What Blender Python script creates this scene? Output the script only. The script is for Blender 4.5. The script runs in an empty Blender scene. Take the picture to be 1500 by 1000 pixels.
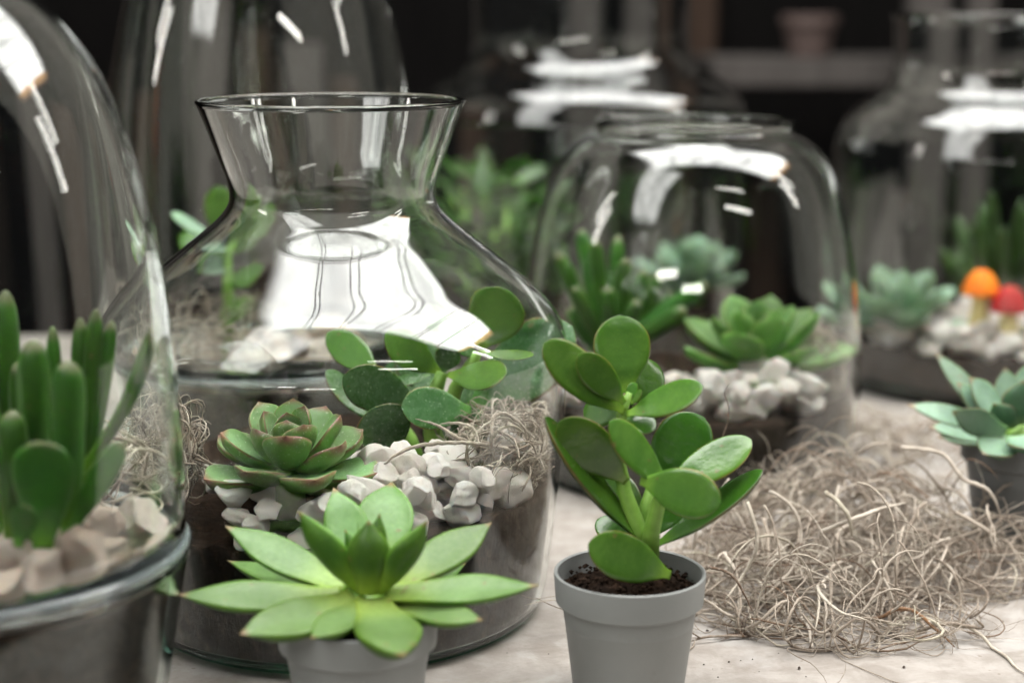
import bpy, bmesh, math, random
from math import radians, sin, cos, pi, sqrt, atan2
from mathutils import Vector, Matrix, noise as mnoise

# ------------------------------------------------------------------ camera, world, light, exposure
S = bpy.context.scene
COL = S.collection
CAM_H, PITCH, FPX = 0.2576, radians(11.3), 2430.0        # camera height over the table, tilt, focal length for a 1500 px frame
cd = bpy.data.cameras.new('camera'); cam = bpy.data.objects.new('camera', cd); COL.objects.link(cam)
cam.location = (0, 0, CAM_H); cam.rotation_euler = (pi/2 - PITCH, 0, 0)
cd.sensor_width = 36; cd.lens = 36*FPX/1500; cd.clip_start = 0.01; cd.clip_end = 50
cd.dof.use_dof = True; cd.dof.focus_distance = 0.665; cd.dof.aperture_fstop = 5.0; cd.dof.aperture_blades = 9
S.camera = cam
W = bpy.data.worlds.new('World'); S.world = W; W.use_nodes = True
W.node_tree.nodes['Background'].inputs[0].default_value = (0.90, 0.95, 1.0, 1)
W.node_tree.nodes['Background'].inputs[1].default_value = 0.018
VS = S.view_settings
VS.view_transform = 'Standard'; VS.look = 'None'; VS.exposure = 0.10; VS.gamma = 1.0; VS.use_curve_mapping = False

def area_light(name, loc, target, sx, sy, radiance, color):
    d = bpy.data.lights.new(name, 'AREA'); d.shape = 'RECTANGLE'; d.size = sx; d.size_y = sy
    d.energy = radiance*pi*sx*sy; d.color = color
    o = bpy.data.objects.new(name, d); COL.objects.link(o); o.location = loc
    z = (Vector(loc) - Vector(target)).normalized()
    x = Vector((1, 0, 0)); y = z.cross(x)
    if y.length < 1e-3: y = Vector((0, 1, 0))
    y.normalize(); x = y.cross(z)
    o.rotation_euler = Matrix((x, y, z)).transposed().to_euler()
    return o
def glazing(o, radiance, tan_u, edge):
    """uneven daylight through old glazing: cloudy, fading to the frame, a tan wooden frame strip along one end"""
    d = o.data; d.use_nodes = True; t = d.node_tree; em = t.nodes['Emission']
    nd = lambda ty, **kw: (lambda x: ([setattr(x, k, v) for k, v in kw.items()], x)[1])(t.nodes.new(ty))
    g = nd('ShaderNodeNewGeometry'); sx = nd('ShaderNodeSeparateXYZ'); t.links.new(g.outputs['Parametric'], sx.inputs[0])
    nz = nd('ShaderNodeTexNoise'); nz.inputs['Scale'].default_value = 4.5; nz.inputs['Detail'].default_value = 4; t.links.new(g.outputs['Parametric'], nz.inputs['Vector'])
    def smooth(sock, lo, hi):
        m = nd('ShaderNodeMapRange', interpolation_type='SMOOTHSTEP'); t.links.new(sock, m.inputs[0]); m.inputs[1].default_value = lo; m.inputs[2].default_value = hi; return m.outputs[0]
    def mul(p, q):
        m = nd('ShaderNodeMath', operation='MULTIPLY'); t.links.new(p, m.inputs[0])
        if isinstance(q, float): m.inputs[1].default_value = q
        else: t.links.new(q, m.inputs[1])
        return m.outputs[0]
    f = mul(smooth(sx.outputs[0], 0.0, edge), smooth(sx.outputs[0], 1.0, 1-edge)); f = mul(f, smooth(sx.outputs[1], 0.0, edge)); f = mul(f, smooth(sx.outputs[1], 1.0, 1-edge))
    cl = nd('ShaderNodeMapRange'); t.links.new(nz.outputs[0], cl.inputs[0])
    for i, v in enumerate((.3, .7, .55, 1.25)): cl.inputs[i+1].default_value = v
    f = mul(f, cl.outputs[0])
    t.links.new(f, em.inputs['Strength'])
    mx = nd('ShaderNodeMix', data_type='RGBA'); t.links.new(smooth(sx.outputs[0], *tan_u), mx.inputs[0])
    mx.inputs[6].default_value = (1.0, .985, .96, 1); mx.inputs[7].default_value = (.62, .36, .18, 1); t.links.new(mx.outputs[2], em.inputs['Color'])
# glazed roof strip over the table, its lower end sloping down behind the photographer's left, and the lamp tubes
d = area_light('roof_light', (0.85, 0.98, 2.3), (0.85, 0.98, 0), 3.8, 1.6, 14.0, (1, 1, 1)); glazing(d, 1, (.905, .93), .09)
d = area_light('roof_slope_light', (-1.22, -.52, 1.76), (0, .7, .1), 1.05, 2.3, 7.0, (1, 1, 1)); glazing(d, 1, (.03, .0), .12)
_y = (Vector((-.55, .22, 2.28))-Vector((-1.9, -1.28, 1.22))).normalized(); _z = (Vector((-1.22, -.52, 1.76))-Vector((0, .7, .1))); _z = (_z-_y*_z.dot(_y)).normalized()
d.rotation_euler = Matrix((_y.cross(_z), _y, _z)).transposed().to_euler()
for (x, y, z, ln) in [(1.05, -.80, 1.90, .85), (1.25, -1.05, 1.32, .80), (2.05, .75, 1.55, .7), (2.15, .55, 1.20, .7),
                      (-.15, -2.3, .62, .75), (-1.05, -1.95, .72, .75), (-2.5, .35, 1.25, .8), (-2.5, .25, .95, .7)]:
    area_light('tube_light', (x, y, z), (0.0, 0.75, 0.1), ln, 0.06, 34, (1.0, 0.96, 0.90))

C = S.cycles
C.use_denoising = True
try: C.denoiser = 'OPENIMAGEDENOISE'; C.denoising_prefilter = 'ACCURATE'
except Exception: pass
C.max_bounces = 32; C.transmission_bounces = 28; C.glossy_bounces = 6; C.diffuse_bounces = 3; C.transparent_max_bounces = 16
C.caustics_reflective = True; C.caustics_refractive = True; C.blur_glossy = 0.0
C.sample_clamp_indirect = 12; C.sample_clamp_direct = 0

# ------------------------------------------------------------------ helpers
def P(px, py, D):
    """point at world depth D seen along a direction of the 1500x1000 frame (used to read off positions)"""
    u = (px-750)/FPX; v = (500-py)/FPX
    d = Vector((u, cos(PITCH)+v*sin(PITCH), -sin(PITCH)+v*cos(PITCH)))
    return Vector((0, 0, CAM_H)) + d*(D/d.y)
def px2m(p, D, h=.08): return p*(D*cos(PITCH)+(CAM_H-h)*sin(PITCH))/FPX

def link(o, parent=None):
    COL.objects.link(o)
    if parent is not None: o.parent = parent
    return o
def tag(o, label, cat, group=None, kind=None):
    if label: o['label'] = label
    if cat: o['category'] = cat
    if group: o['group'] = group
    if kind: o['kind'] = kind
    return o
def thing(name, label, cat, loc, group=None):
    o = bpy.data.objects.new(name, None); o.location = loc; o.empty_display_size = .01
    link(o); return tag(o, label, cat, group)
def mesh_obj(name, verts, faces, mat, loc=(0, 0, 0), parent=None, smooth=True, sharp=None):
    me = bpy.data.meshes.new(name); me.from_pydata([tuple(v) for v in verts], [], faces); me.update()
    if smooth: me.polygons.foreach_set('use_smooth', [True]*len(me.polygons))
    if sharp: me.set_sharp_from_angle(angle=radians(sharp))
    if mat: me.materials.append(mat)
    o = bpy.data.objects.new(name, me); link(o, parent)
    l = Vector(loc)
    o.location = l - parent.location if parent is not None and parent.parent is None else l
    return o
def interp(pts, t):
    """smooth (Catmull-Rom) interpolation of [(t, v)...]"""
    n = len(pts)
    if t <= pts[0][0]: return pts[0][1]
    if t >= pts[-1][0]: return pts[-1][1]
    for i in range(n-1):
        if pts[i][0] <= t <= pts[i+1][0]:
            a, b = pts[i], pts[i+1]
            k = (t-a[0])/(b[0]-a[0]); h = b[0]-a[0]
            m0 = (b[1]-pts[i-1][1])/(b[0]-pts[i-1][0]) if i > 0 else (b[1]-a[1])/h
            m1 = (pts[i+2][1]-a[1])/(pts[i+2][0]-a[0]) if i < n-2 else (b[1]-a[1])/h
            k2, k3 = k*k, k*k*k
            return (2*k3-3*k2+1)*a[1]+(k3-2*k2+k)*h*m0+(-2*k3+3*k2)*b[1]+(k3-k2)*h*m1
def crom(pts, sub=8):
    """resample a 2-D polyline smoothly"""
    out = []
    n = len(pts)
    for i in range(n-1):
        p0 = pts[max(i-1, 0)]; p1 = pts[i]; p2 = pts[i+1]; p3 = pts[min(i+2, n-1)]
        for k in range(sub):
            t = k/sub; t2 = t*t; t3 = t2*t
            out.append(tuple(.5*((2*p1[j])+(-p0[j]+p2[j])*t+(2*p0[j]-5*p1[j]+4*p2[j]-p3[j])*t2+(-p0[j]+3*p1[j]-3*p2[j]+p3[j])*t3) for j in (0, 1)))
    out.append(tuple(pts[-1])); return out
def lathe(prof, n=112):
    """surface of revolution of [(r, z)...]; r == 0 collapses to a pole"""
    v, f, rows = [], [], []
    for r, z in prof:
        if r < 1e-6: rows.append([len(v)]); v.append((0, 0, z))
        else:
            rows.append(list(range(len(v), len(v)+n)))
            v += [(r*cos(2*pi*i/n), r*sin(2*pi*i/n), z) for i in range(n)]
    for a, b in zip(rows, rows[1:]):
        for i in range(n):
            j = (i+1) % n
            if len(a) == 1 and len(b) == 1: continue
            if len(a) == 1: f.append((a[0], b[j], b[i]))
            elif len(b) == 1: f.append((a[i], a[j], b[0]))
            else: f.append((a[i], a[j], b[j], b[i]))
    return v, f
def offset_profile(prof, th):
    out = []
    for i, (r, z) in enumerate(prof):
        a = prof[max(i-1, 0)]; b = prof[min(i+1, len(prof)-1)]
        tx, tz = b[0]-a[0], b[1]-a[1]; l = sqrt(tx*tx+tz*tz) or 1
        out.append((r-tz/l*th, z+tx/l*th))
    return out
def r_at(prof, z):
    for a, b in zip(prof, prof[1:]):
        if (a[1]-z)*(b[1]-z) <= 0 and abs(a[1]-b[1]) > 1e-9:
            return a[0]+(b[0]-a[0])*(z-a[1])/(b[1]-a[1])
    return prof[-1][0]

# ------------------------------------------------------------------ materials
class NT:
    def __init__(s, name):
        s.m = bpy.data.materials.new(name); s.m.use_nodes = True
        s.t = s.m.node_tree; s.b = s.t.nodes['Principled BSDF']; s.out = s.t.nodes['Material Output']
    def n(s, ty, **kw):
        nd = s.t.nodes.new(ty)
        for k, v in kw.items():
            if k.startswith('i_'):
                key = k[2:]; key = int(key) if key.isdigit() else key.replace('_', ' ')
                s.set(nd.inputs[key], v)
            else: setattr(nd, k, v)
        return nd
    def set(s, inp, v):
        if hasattr(v, 'is_linked') or isinstance(v, bpy.types.NodeSocket): s.t.links.new(v, inp)
        else: inp.default_value = v
    def noise(s, scale, detail=4, rough=.55, vec=None, dist=0):
        nd = s.n('ShaderNodeTexNoise'); nd.inputs['Scale'].default_value = scale; nd.inputs['Detail'].default_value = detail
        nd.inputs['Roughness'].default_value = rough; nd.inputs['Distortion'].default_value = dist
        s.set(nd.inputs['Vector'], vec if vec is not None else s.obj()); return nd.outputs[0]
    def obj(s):
        if not hasattr(s, '_tc'): s._tc = s.t.nodes.new('ShaderNodeTexCoord')
        return s._tc.outputs['Object']
    def gen(s):
        s.obj(); return s._tc.outputs['Generated']
    def ramp(s, fac, stops, interp='LINEAR'):
        nd = s.n('ShaderNodeValToRGB'); s.set(nd.inputs[0], fac); r = nd.color_ramp; r.interpolation = interp
        while len(r.elements) < len(stops): r.elements.new(.5)
        for e, (p, c) in zip(r.elements, stops):
            e.position = p; e.color = (*c, 1) if not isinstance(c, (int, float)) else (c, c, c, 1)
        return nd.outputs[0]
    def mix(s, f, a, b, mode='MIX'):
        nd = s.n('ShaderNodeMix', data_type='RGBA', blend_type=mode)
        s.set(nd.inputs[0], f)
        for i, v in ((6, a), (7, b)): s.set(nd.inputs[i], (*v, 1) if isinstance(v, tuple) and len(v) == 3 else v)
        return nd.outputs[2]
    def math(s, op, a, b=0.0, c=0.0):
        nd = s.n('ShaderNodeMath', operation=op); s.set(nd.inputs[0], a); s.set(nd.inputs[1], b); s.set(nd.inputs[2], c); return nd.outputs[0]
    def maprange(s, v, a, b, c=0.0, d=1.0):
        nd = s.n('ShaderNodeMapRange', interpolation_type='SMOOTHSTEP')
        for i, x in enumerate((v, a, b, c, d)): s.set(nd.inputs[i], x)
        return nd.outputs[0]
    def bump(s, h, strength=.5, dist=.001):
        nd = s.n('ShaderNodeBump'); nd.inputs['Strength'].default_value = strength; nd.inputs['Distance'].default_value = dist
        s.set(nd.inputs['Height'], h); s.t.links.new(nd.outputs[0], s.b.inputs['Normal']); return nd.outputs[0]
    def scaled(s, x, y, z):
        nd = s.n('ShaderNodeMapping'); nd.inputs['Scale'].default_value = (x, y, z); s.set(nd.inputs[0], s.obj()); return nd.outputs[0]
    def B(s, **kw):
        for k, v in kw.items():
            s.set(s.b.inputs[k.replace('_', ' ')], (*v, 1) if isinstance(v, tuple) and len(v) == 3 and 'Radius' not in k else v)
        return s

def leaf_mat(name, body, light, edge, edge_amt=.8, edge_from=.86, tip=None, tip_from=.82, dark=None, rough=.38, bloom=0.0, sss=.28, base_len=.35, dust=0.0, spec=.42):
    k = NT(name); at = k.n('ShaderNodeAttribute', attribute_name='leaf')
    sp = k.n('ShaderNodeSeparateColor'); k.t.links.new(at.outputs['Color'], sp.inputs[0])
    t, e, top = sp.outputs[0], sp.outputs[1], sp.outputs[2]; rnd = at.outputs['Alpha']
    nz = k.noise(55, 3); nf = k.noise(420, 3)
    dk = dark or tuple(c*.55 for c in body)
    c = k.mix(k.maprange(nz, .3, .72), dk, body)
    c = k.mix(k.maprange(t, 0.02, base_len, 1, 0), c, light)                       # paler towards the leaf base
    c = k.mix(k.math('MULTIPLY', k.maprange(top, .35, .8), .14), c, light)        # upper side a little paler
    if bloom: c = k.mix(k.math('MULTIPLY', k.maprange(k.math('ADD', k.math('MULTIPLY', top, .7), k.math('MULTIPLY', nz, .5)), .55, 1.05), bloom), c, (.30, .42, .33))
    if tip: c = k.mix(k.math('MULTIPLY', k.maprange(k.math('ADD', t, k.math('MULTIPLY', nz, .12)), tip_from, 1.04), .85), c, tip)
    em = k.math('MULTIPLY', k.math('MULTIPLY', k.maprange(k.math('ADD', e, k.math('MULTIPLY_ADD', nz, .12, -.06)), edge_from, 1.0), k.maprange(t, .25, .6)), edge_amt)
    c = k.mix(em, c, edge)
    hs = k.n('ShaderNodeHueSaturation'); k.set(hs.inputs['Color'], c)
    k.set(hs.inputs['Hue'], k.math('MULTIPLY_ADD', rnd, .022, .489)); k.set(hs.inputs['Value'], k.math('MULTIPLY_ADD', rnd, .40, .80)); hs.inputs['Saturation'].default_value = 1.03
    c = hs.outputs[0]
    c = k.mix(k.math('MULTIPLY', k.maprange(nf, .35, .7), .22), c, dk)
    c = k.mix(k.math('MULTIPLY', k.maprange(k.noise(1500, 1), .66, .74), .35), c, light)
    c = k.mix(k.maprange(k.noise(240, 2, .4), .70, .745, 0, .55), c, (.15, .10, .045))           # small corky scars
    if dust: c = k.mix(k.math('MULTIPLY', k.maprange(k.noise(900, 2), .62, .72), dust), c, (.5, .52, .45))
    k.B(Base_Color=c, Subsurface_Weight=sss, Subsurface_Radius=(.5, 1.0, .18), Subsurface_Scale=.0035,
        Roughness=k.math('MULTIPLY_ADD', nf, .25, rough-.12), Specular_IOR_Level=spec)
    k.bump(k.math('ADD', k.math('MULTIPLY', nf, .6), k.math('MULTIPLY', k.noise(120, 2), 1.2)), .25, .0006)
    return k.m

M = {}
M['agave'] = leaf_mat('leaf_bright_green', (.064, .148, .018), (.24, .36, .048), (.13, .28, .030), .5, .90, tip=(.20, .10, .06), tip_from=.97, rough=.40, bloom=.17, base_len=.45, dark=(.034, .092, .012), sss=.24, spec=.28)  # edge colour lightened to paint in light glowing through the leaf rims
M['rosette'] = leaf_mat('leaf_pink_edged', (.135, .265, .065), (.27, .42, .11), (.20, .055, .065), .85, .93, tip=(.22, .06, .075), tip_from=.93, rough=.40, bloom=.30, dust=.5)
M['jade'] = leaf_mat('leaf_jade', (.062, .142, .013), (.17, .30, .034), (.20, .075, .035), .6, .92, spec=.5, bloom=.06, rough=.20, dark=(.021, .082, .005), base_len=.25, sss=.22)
M['jade_shaded'] = leaf_mat('leaf_jade_shade', (.032, .090, .010), (.10, .21, .028), (.18, .07, .035), .6, .92, spec=.45, rough=.22, dark=(.014, .058, .006), base_len=.25, sss=.18)  # darker copy of the jade leaf, shade on the rear leaves put into the colour
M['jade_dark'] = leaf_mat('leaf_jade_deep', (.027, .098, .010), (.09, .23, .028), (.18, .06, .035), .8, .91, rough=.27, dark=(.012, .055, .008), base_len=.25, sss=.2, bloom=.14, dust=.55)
M['finger'] = leaf_mat('leaf_finger', (.038, .112, .012), (.11, .25, .025), (.10, .07, .05), .3, .97, tip=(.13, .13, .07), tip_from=.985, rough=.34, dark=(.018, .075, .012), sss=.22)
M['bluegreen'] = leaf_mat('leaf_blue_green', (.075, .175, .090), (.18, .30, .14), (.22, .11, .08), .7, .90, tip=(.22, .12, .09), tip_from=.92, rough=.45, bloom=.55)
M['pale'] = leaf_mat('leaf_pale', (.17, .28, .17), (.26, .38, .22), (.25, .2, .15), .4, .92, rough=.5, bloom=.7)
M['pale_green'] = leaf_mat('leaf_light_green', (.13, .28, .06), (.28, .44, .10), (.20, .12, .06), .5, .94, rough=.42, bloom=.25)
M['bush'] = leaf_mat('leaf_bush', (.018, .054, .006), (.058, .130, .015), (.1, .2, .03), .2, .95, rough=.4, sss=.2)

def stem_mat(name, a, b):
    k = NT(name); nz = k.noise(200, 4); k.B(Base_Color=k.ramp(nz, [(.3, a), (.7, b)]), Roughness=.5, Subsurface_Weight=.15, Subsurface_Scale=.003, Subsurface_Radius=(.6, 1, .2)); k.bump(nz, .4, .0006); return k.m
M['stem'] = stem_mat('stem_green', (.13, .27, .03), (.20, .36, .06))

def glass_mat(name, tint, green_to, wob):
    k = NT(name); nd = k.n('ShaderNodeBsdfGlass'); nd.inputs['IOR'].default_value = 1.48; nd.inputs['Roughness'].default_value = 0.0
    sx = k.n('ShaderNodeSeparateXYZ'); k.set(sx.inputs[0], k.obj())
    k.set(nd.inputs['Color'], k.mix(k.maprange(sx.outputs[2], 0.0005, green_to, 1, 0), (*tint, 1), (.45, .80, .66, 1)))
    bp = k.n('ShaderNodeBump'); bp.inputs['Strength'].default_value = wob; bp.inputs['Distance'].default_value = .0012
    nz = k.noise(9, 2, vec=k.scaled(1, 1, 3.5)); n2 = k.noise(45, 2, vec=k.scaled(1, 1, .25))
    k.set(bp.inputs['Height'], k.math('ADD', nz, k.math('MULTIPLY', n2, .10)))
    k.t.links.new(bp.outputs[0], nd.inputs['Normal'])
    k.t.links.new(nd.outputs[0], k.out.inputs['Surface']); k.t.nodes.remove(k.b); return k.m
M['glass'] = glass_mat('clear_glass', (.985, .995, .988), .0055, .10)
k = NT('sky_tinted_rim'); k.B(Base_Color=(.66, .76, .77), Roughness=.10, Transmission_Weight=.83, IOR=1.48, Specular_IOR_Level=.7); M['rim'] = k.m  # pale blue base colour paints the sky's reflection into the glass rim
M['glass_thick'] = glass_mat('bluish_glass', (.955, .985, .975), .003, .10)

k = NT('potting_soil'); a = k.noise(260, 6, .7); b = k.noise(70, 4)
k.B(Base_Color=k.mix(k.maprange(b, .35, .7), k.ramp(a, [(.32, (.006, .004, .003)), (.55, (.022, .013, .008)), (.75, (.085, .048, .030))]), k.ramp(a, [(.3, (.008, .006, .005)), (.8, (.05, .033, .024))])), Roughness=.9, Specular_IOR_Level=.05)
k.bump(a, 1.0, .0022); M['soil'] = k.m
k = NT('layered_soil'); a = k.noise(230, 6, .7, vec=k.scaled(1, 1, .45)); b = k.noise(30, 4, vec=k.scaled(1, 1, .4)); c2 = k.noise(600, 3, .7)
k.B(Base_Color=k.mix(k.maprange(b, .42, .68), k.ramp(a, [(.34, (.004, .003, .0025)), (.52, (.013, .009, .007)), (.76, (.070, .044, .030))]), k.ramp(c2, [(.36, (.006, .0045, .0035)), (.55, (.014, .009, .006)), (.78, (.080, .054, .038))])), Roughness=.9, Specular_IOR_Level=.05)
k.bump(a, .8, .0018); M['soil_side'] = k.m

def stone_mat(name, lo, mid, hi):
    k = NT(name); oi = k.n('ShaderNodeObjectInfo'); a = k.noise(120, 6, .65); b = k.noise(480, 4, .7); big = k.noise(45, 3, .6)
    c = k.mix(k.maprange(big, .35, .68), mid, hi); c = k.mix(k.maprange(a, .55, .75, 0, .55), c, lo); c = k.mix(k.maprange(b, .6, .75, 0, .3), c, (.20, .17, .15))
    hs = k.n('ShaderNodeHueSaturation'); k.set(hs.inputs['Color'], c); k.set(hs.inputs['Value'], k.math('MULTIPLY_ADD', oi.outputs['Random'], .26, .84)); k.set(hs.inputs['Saturation'], k.math('MULTIPLY_ADD', oi.outputs['Random'], -.5, 1.2))
    k.B(Base_Color=hs.outputs[0], Roughness=.78, Specular_IOR_Level=.3, Subsurface_Weight=.06, Subsurface_Scale=.002)
    k.bump(k.math('ADD', a, k.math('MULTIPLY', b, .6)), .8, .0014); return k.m
M['pebble'] = stone_mat('white_pebble', (.56, .44, .36), (.84, .76, .68), (.92, .88, .825))
M['pebble_tan'] = stone_mat('tan_pebble', (.36, .24, .17), (.58, .46, .37), (.72, .62, .53))
k = NT('bark'); a = k.noise(150, 5, .7, vec=k.scaled(1, 4, 4)); k.B(Base_Color=k.ramp(a, [(.3, (.018, .012, .010)), (.75, (.075, .050, .040))]), Roughness=.85); k.bump(a, .8, .002); M['bark'] = k.m

k = NT('dry_moss'); at = k.n('ShaderNodeAttribute', attribute_name='strand'); sp = k.n('ShaderNodeSeparateColor'); k.t.links.new(at.outputs['Color'], sp.inputs[0])
nz = k.noise(900, 3, .7); n2 = k.noise(130, 3)
c = k.ramp(sp.outputs[0], [(0, (.045, .030, .022)), (.10, (.15, .095, .060)), (.17, (.19, .148, .112)), (.55, (.36, .305, .245)), (.80, (.54, .48, .405)), (.97, (.36, .33, .24)), (1, (.22, .115, .055))])
c = k.mix(k.maprange(n2, .4, .75, 0, .6), c, (.13, .095, .068)); c = k.mix(k.maprange(nz, .5, .7, 0, .35), c, (.62, .58, .50))
k.B(Base_Color=c, Roughness=.9, Specular_IOR_Level=.2, Sheen_Weight=.15, Sheen_Roughness=.5); k.bump(nz, .7, .0007); M['moss'] = k.m

k = NT('grey_plastic'); a = k.noise(18, 4); b = k.noise(700, 2)
dirt = k.maprange(k.noise(60, 6, .7), .60, .74, 0, .35)
k.B(Base_Color=k.mix(dirt, k.mix(k.maprange(a, .3, .75), (.205, .215, .207), (.255, .263, .255)), (.13, .11, .09)), Roughness=k.math('MULTIPLY_ADD', a, .2, .42), Specular_IOR_Level=.4); k.bump(b, .12, .0004); M['pot'] = k.m
k = NT('dark_grey_plastic'); a = k.noise(18, 4)
k.B(Base_Color=k.mix(a, (.085, .09, .09), (.12, .125, .125)), Roughness=.5); M['pot_dark'] = k.m

k = NT('table_stone'); big = k.noise(20, 5, .6, dist=.5); mid = k.noise(60, 7, .70, dist=.3); st = k.noise(60, 6, .7, vec=k.scaled(.35, 1.6, 1)); fine = k.noise(420, 4, .7); sp = k.noise(150, 2)
c = k.mix(k.maprange(mid, .36, .66), (.245, .220, .195), (.335, .310, .283))
c = k.mix(k.maprange(st, .50, .74, 0, .40), c, (.165, .136, .112))
c = k.mix(k.maprange(big, .52, .62, 0, .5), c, (.40, .387, .370))
c = k.mix(k.maprange(fine, .58, .75, 0, .35), c, (.20, .165, .14)); c = k.mix(k.maprange(sp, .70, .74, 0, .6), c, (.16, .12, .09))
k.B(Base_Color=c, Roughness=k.math('MULTIPLY_ADD', mid, .25, .36), Specular_IOR_Level=.4); k.bump(k.math('ADD', mid, k.math('MULTIPLY', fine, .35)), .30, .0009); M['table'] = k.m

def wood_mat(name, a, b):
    k = NT(name); n1 = k.noise(12, 6, .65, vec=k.scaled(6, 6, .5)); k.B(Base_Color=k.ramp(n1, [(.3, a), (.7, b)]), Roughness=.8, Specular_IOR_Level=.06); k.bump(n1, .4, .002); return k.m
M['wood_grey'] = wood_mat('weathered_grey_wood', (.040, .036, .033), (.078, .071, .066))
M['wood_brown'] = wood_mat('brown_wood', (.016, .011, .008), (.046, .030, .022))
M['wood_dark'] = wood_mat('dark_wood', (.005, .004, .0035), (.014, .010, .008))
M['wall'] = wood_mat('unlit_wall', (.0012, .0011, .0010), (.003, .0026, .0024))  # near-black colour paints in the darkness of the recess behind the jars
k = NT('clay_pot'); a = k.noise(40, 3); k.B(Base_Color=k.mix(a, (.07, .047, .041), (.11, .076, .067)), Roughness=.7); M['clay'] = k.m
def paint_mat(name, a, b):
    k = NT(name); n1 = k.noise(160, 4); k.B(Base_Color=k.mix(k.maprange(n1, .35, .7), a, b), Roughness=.6, Specular_IOR_Level=.15); k.bump(n1, .5, .0012); return k.m
M['orange'] = paint_mat('orange_glaze', (.80, .16, .010), (.90, .27, .02)); M['red'] = paint_mat('red_glaze', (.30, .004, .005), (.42, .008, .008)); M['cream'] = paint_mat('cream_glaze', (.62, .52, .20), (.72, .62, .32))
k = NT('cable_rubber'); k.B(Base_Color=(.03, .03, .032), Roughness=.5); M['cable'] = k.m

# ------------------------------------------------------------------ the setting: table and dark back wall
def box(name, x0, x1, y0, y1, z0, z1, mat, parent=None, bev=0):
    cx, cy, cz = (x0+x1)/2, (y0+y1)/2, (z0+z1)/2
    bm = bmesh.new(); bmesh.ops.create_cube(bm, size=1); bmesh.ops.scale(bm, vec=(x1-x0, y1-y0, z1-z0), verts=bm.verts)
    if bev: bmesh.ops.bevel(bm, geom=list(bm.edges), offset=bev, segments=2, affect='EDGES')
    me = bpy.data.meshes.new(name); bm.to_mesh(me); bm.free(); me.materials.append(mat)
    o = bpy.data.objects.new(name, me); link(o, parent); l = Vector((cx, cy, cz)); o.location = l-parent.location if parent else l
    return o
tb = box('table_top', -1.3, 1.5, .44, 1.38, -.04, 0, M['table'], bev=.004); tb['kind'] = 'structure'; tb.rotation_euler.z = radians(9); tb.location.y += .012
box('back_wall', -2.6, 2.8, 2.52, 2.56, -1.0, 1.3, M['wall'])['kind'] = 'structure'
box('floor', -2.6, 2.8, -.6, 2.52, -1.0, -.98, M['wood_dark'])['kind'] = 'structure'

# ------------------------------------------------------------------ leaves
PROF = {
 'rosette': [(0, .34), (.12, .44), (.35, .72), (.6, .97), (.74, 1.0), (.86, .82), (.93, .50), (.965, .22), (1, .02)],
 'agave': [(0, .56), (.15, .64), (.36, .90), (.52, 1.0), (.68, .88), (.82, .56), (.92, .24), (.97, .10), (1, .02)],
 'oval': [(0, .20), (.06, .22), (.18, .48), (.36, .84), (.56, 1.0), (.72, .97), (.85, .78), (.93, .54), (.975, .30), (1, .03)],
 'finger': [(0, .60), (.2, .72), (.5, .88), (.75, .95), (.86, .90), (.93, .74), (.97, .52), (.99, .32), (1, .08)],
 'spatula': [(0, .30), (.2, .5), (.5, .88), (.72, 1.0), (.88, .86), (.95, .6), (.985, .32), (1, .03)],
}
rng = random.Random(7)
def leaf(parent, base, tip, width, mat, prof='oval', face=(0, 0, 1), thick=.16, bend=.0, cup=.0, nt=18, na=16, name='leaf', ruffle=.0, roll=0.0):
    base, tip = Vector(base), Vector(tip); ax = tip-base; L = ax.length; T0 = ax.normalized(); F = Vector(face)
    N0 = (F-T0*F.dot(T0))
    if N0.length < 1e-4: N0 = Vector((0, -1, .3))-T0*Vector((0, -1, .3)).dot(T0)
    N0.normalize()
    if roll: N0 = Matrix.Rotation(roll, 3, T0) @ N0
    S0 = T0.cross(N0)
    ctrl = base+ax*.5+N0*(-bend*L)           # bend > 0 : the tip curls up towards the face
    v, f, cols = [], [], []
    rnd = rng.random(); seed = rng.random()*50; pr = PROF[prof]; hw = width/2
    for i in range(nt+1):
        t = i/nt; t = .5-.5*cos(pi*t) if True else t
        t = .35*t+.65*(i/nt) if t < .5 else t
        p = base*(1-t)**2+ctrl*2*t*(1-t)+tip*t*t
        tg = ((ctrl-base)*(1-t)+(tip-ctrl)*t).normalized(); n = S0.cross(tg).normalized(); n = -n if n.dot(N0) < 0 else n
        w = max(interp(pr, t), .01)*hw
        th = thick*width*(.55+.45*sin(pi*min(1, .12+t*.8)))*min(1.0, (w/hw)*1.25+.04)
        if prof in ('finger',): th = w*thick*4
        for j in range(na):
            a = 2*pi*j/na; ca, sa = cos(a), sin(a)
            x = ca*w*(abs(ca)**-.12 if abs(ca) > .05 else 1)
            x = max(-w, min(w, x))
            z = sa*th*(.42 if sa > 0 else 1.0) if prof != 'finger' else sa*th
            z += cup*w*ca*ca
            if ruffle: z += ruffle*width*mnoise.noise((t*3+seed, ca*1.5, seed))*abs(ca)
            q = p+S0*x+n*z-base
            v.append(q); cols.append((t, abs(ca), sa*.5+.5, rnd))
        if i:
            o0 = (i-1)*na; o1 = i*na
            for j in range(na): f.append((o0+j, o1+j, o1+(j+1) % na, o0+(j+1) % na))
    f.append(tuple(range(na))); f.append(tuple(range(nt*na+na-1, nt*na-1, -1)))
    o = mesh_obj(name, v, f, mat, base, parent)
    ca_ = o.data.color_attributes.new('leaf', 'FLOAT_COLOR', 'POINT')
    ca_.data.foreach_set('color', [x for c in cols for x in c])
    bm = bmesh.new(); bm.from_mesh(o.data); bmesh.ops.recalc_face_normals(bm, faces=bm.faces); bm.to_mesh(o.data); bm.free()
    return o
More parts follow.
